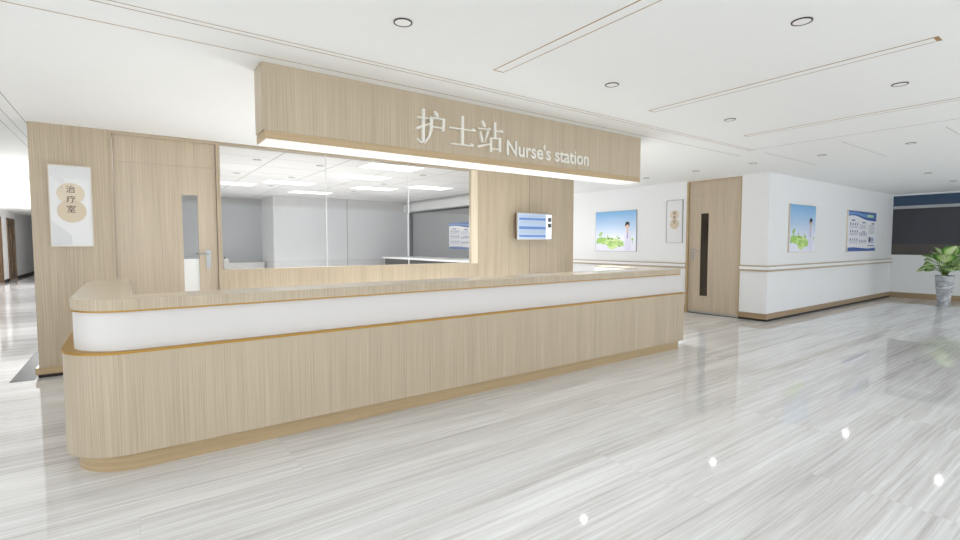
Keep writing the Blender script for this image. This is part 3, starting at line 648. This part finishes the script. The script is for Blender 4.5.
# ------------------------------------------------------------------ potted plant
px, py = 15.3, 2.79
pt = thing('potted_plant', 'broad-leaved green plant in a tall grey marble vase by the far wall', 'plant', (px, py, 0))
b = MB(); b.lathe((px, py, 0), [(0.095, 0.0), (0.105, 0.01), (0.12, 0.15), (0.142, 0.35), (0.163, 0.55), (0.17, 0.66), (0.167, 0.70), (0.155, 0.705), (0.15, 0.69), (0.147, 0.66)]); b.build('vase', 'vase', pt)
MB().cyl((px, py, 0.665), 0.149, 0.01).build('soil', 'soil', pt)
leafbm = MB(); uvl = leafbm.bm.loops.layers.uv.new('UVMap'); stb = MB(); rl = random.Random(11)
def leaf(base, yaw, rise, length, width, droop, roll):
    ns, nw = 10, 6; d = Vector((math.cos(yaw), math.sin(yaw), 0)); s_ = Vector((-math.sin(yaw), math.cos(yaw), 0)); p = Vector(base); ang = rise; G = []
    for i in range(ns+1):
        t = i/ns; wv = width*(math.sin(PI*t**0.8))**0.65*(1-0.15*t) if 0 < t < 1 else 0.002
        dirv = d*math.cos(ang)+Vector((0, 0, 1))*math.sin(ang); nrm = s_.cross(dirv).normalized()*-1
        row = []
        for j in range(nw+1):
            q = (j/nw-0.5)*2
            row.append(leafbm.bm.verts.new(p+(s_*math.cos(roll)+nrm*math.sin(roll))*q*wv+Vector((0, 0, 1))*(abs(q)**1.3*wv*0.18+0.008*math.sin(9*t+3*q))))
        G.append(row); p = p+dirv*length/ns; ang -= droop/ns
    for i in range(ns):
        for j in range(nw):
            fc = leafbm.bm.faces.new((G[i][j], G[i][j+1], G[i+1][j+1], G[i+1][j])); fc.smooth = True
            for lp, (a, c) in zip(fc.loops, ((i, j), (i, j+1), (i+1, j+1), (i+1, j))): lp[uvl].uv = (abs(c/nw-0.5)*2, a/ns)
for ring, (cnt, rise0, ln, dr, hh) in enumerate(((7, 0.10, 0.36, 0.55, 0.16), (7, 0.45, 0.36, 0.7, 0.26), (6, 0.85, 0.38, 0.9, 0.36), (4, 1.2, 0.34, 0.8, 0.42))):
    for k in range(cnt):
        yaw = 2*PI*(k+0.5*ring+rl.uniform(-0.2, 0.2))/cnt; rise = rise0+rl.uniform(-0.12, 0.15)
        rad = 0.05+0.10*math.cos(rise); bx_ = (px+rad*math.cos(yaw), py+rad*math.sin(yaw), 0.68+hh*rl.uniform(0.8, 1.15))
        stb.tube([(px+0.02*math.cos(yaw), py+0.02*math.sin(yaw), 0.66), (px+rad*0.5*math.cos(yaw), py+rad*0.5*math.sin(yaw), 0.66+(bx_[2]-0.66)*0.6), bx_], 0.008, 6)
        leaf(bx_, yaw, rise, ln*rl.uniform(0.8, 1.02), 0.19*rl.uniform(0.85, 1.15), dr*rl.uniform(0.8, 1.2), rl.uniform(-0.35, 0.35))
leafbm.build('foliage', 'leaf', pt); stb.build('stem', 'stem', pt)

# ------------------------------------------------------------------ light
def lamp(kind, loc, power, size=0.1, rot=None, col=(1, 1, 1), **kw):
    l = bpy.data.lights.new('lamp', kind); l.energy = power; l.color = col
    if kind == 'AREA': l.shape = 'RECTANGLE'; l.size = size; l.size_y = kw.get('sy', size)
    else: l.shadow_soft_size = size
    if kind == 'SPOT': l.spot_size = math.radians(kw.get('ang', 120)); l.spot_blend = 0.6
    o = bpy.data.objects.new('lamp', l); C.objects.link(o); o.location = loc
    if rot: o.rotation_euler = rot
    return o
# added spots without fittings, for the glints on the hall floor
for x, y in ((8.86, 4.71), (5.43, 4.85), (12.58, 3.75), (11.39, 2.02)):   # each aimed at the floor point where its glint appears
    k = 1.45/(1.45+2.70); aim = Vector((x*k, y*k, 0))-Vector((x, y, 2.70))
    lamp('SPOT', (x, y, 2.70), 30, 0.04, ang=44).rotation_euler = aim.to_track_quat('-Z', 'Y').to_euler()
# unseen spots added behind the sign; their bounce brightens ceiling and oak wall
for x in (1.6, 2.9, 4.2, 5.6):
    lamp('SPOT', (x, 5.5, 2.70), 430, 0.05, ang=86, col=(0.88, 0.945, 1))
# downlights of the back room
for x in (1.64, 2.61, 4.55):
    for y in (8.13, 9.87, 11.6): lamp('SPOT', (x, y, 2.72), 150, 0.04, ang=120)
# point lamps added out of view to brighten the corridors
for x, y in ((-1.2, 11), (-1.6, 15), (-1.9, 19), (-2.3, 22.5)): lamp('POINT', (x, y, 1.25), 52 if y < 22 else 110, 0.1)
for y in (8.8, 11.5): lamp('POINT', (7.75, y, 1.6), 28, 0.1)
wd = bpy.data.worlds.new('world'); bpy.context.scene.world = wd; bpy.context.scene.cycles.diffuse_bounces = 8; bpy.context.scene.cycles.max_bounces = 14; wd.use_nodes = True
bg = wd.node_tree.nodes['Background']; bg.inputs[0].default_value = (0.90, 0.955, 1, 1); bg.inputs[1].default_value = 2.6
vs = bpy.context.scene.view_settings; vs.view_transform = 'Standard'; vs.look = 'None'; vs.exposure = -0.06; vs.gamma = 1; vs.use_curve_mapping = False
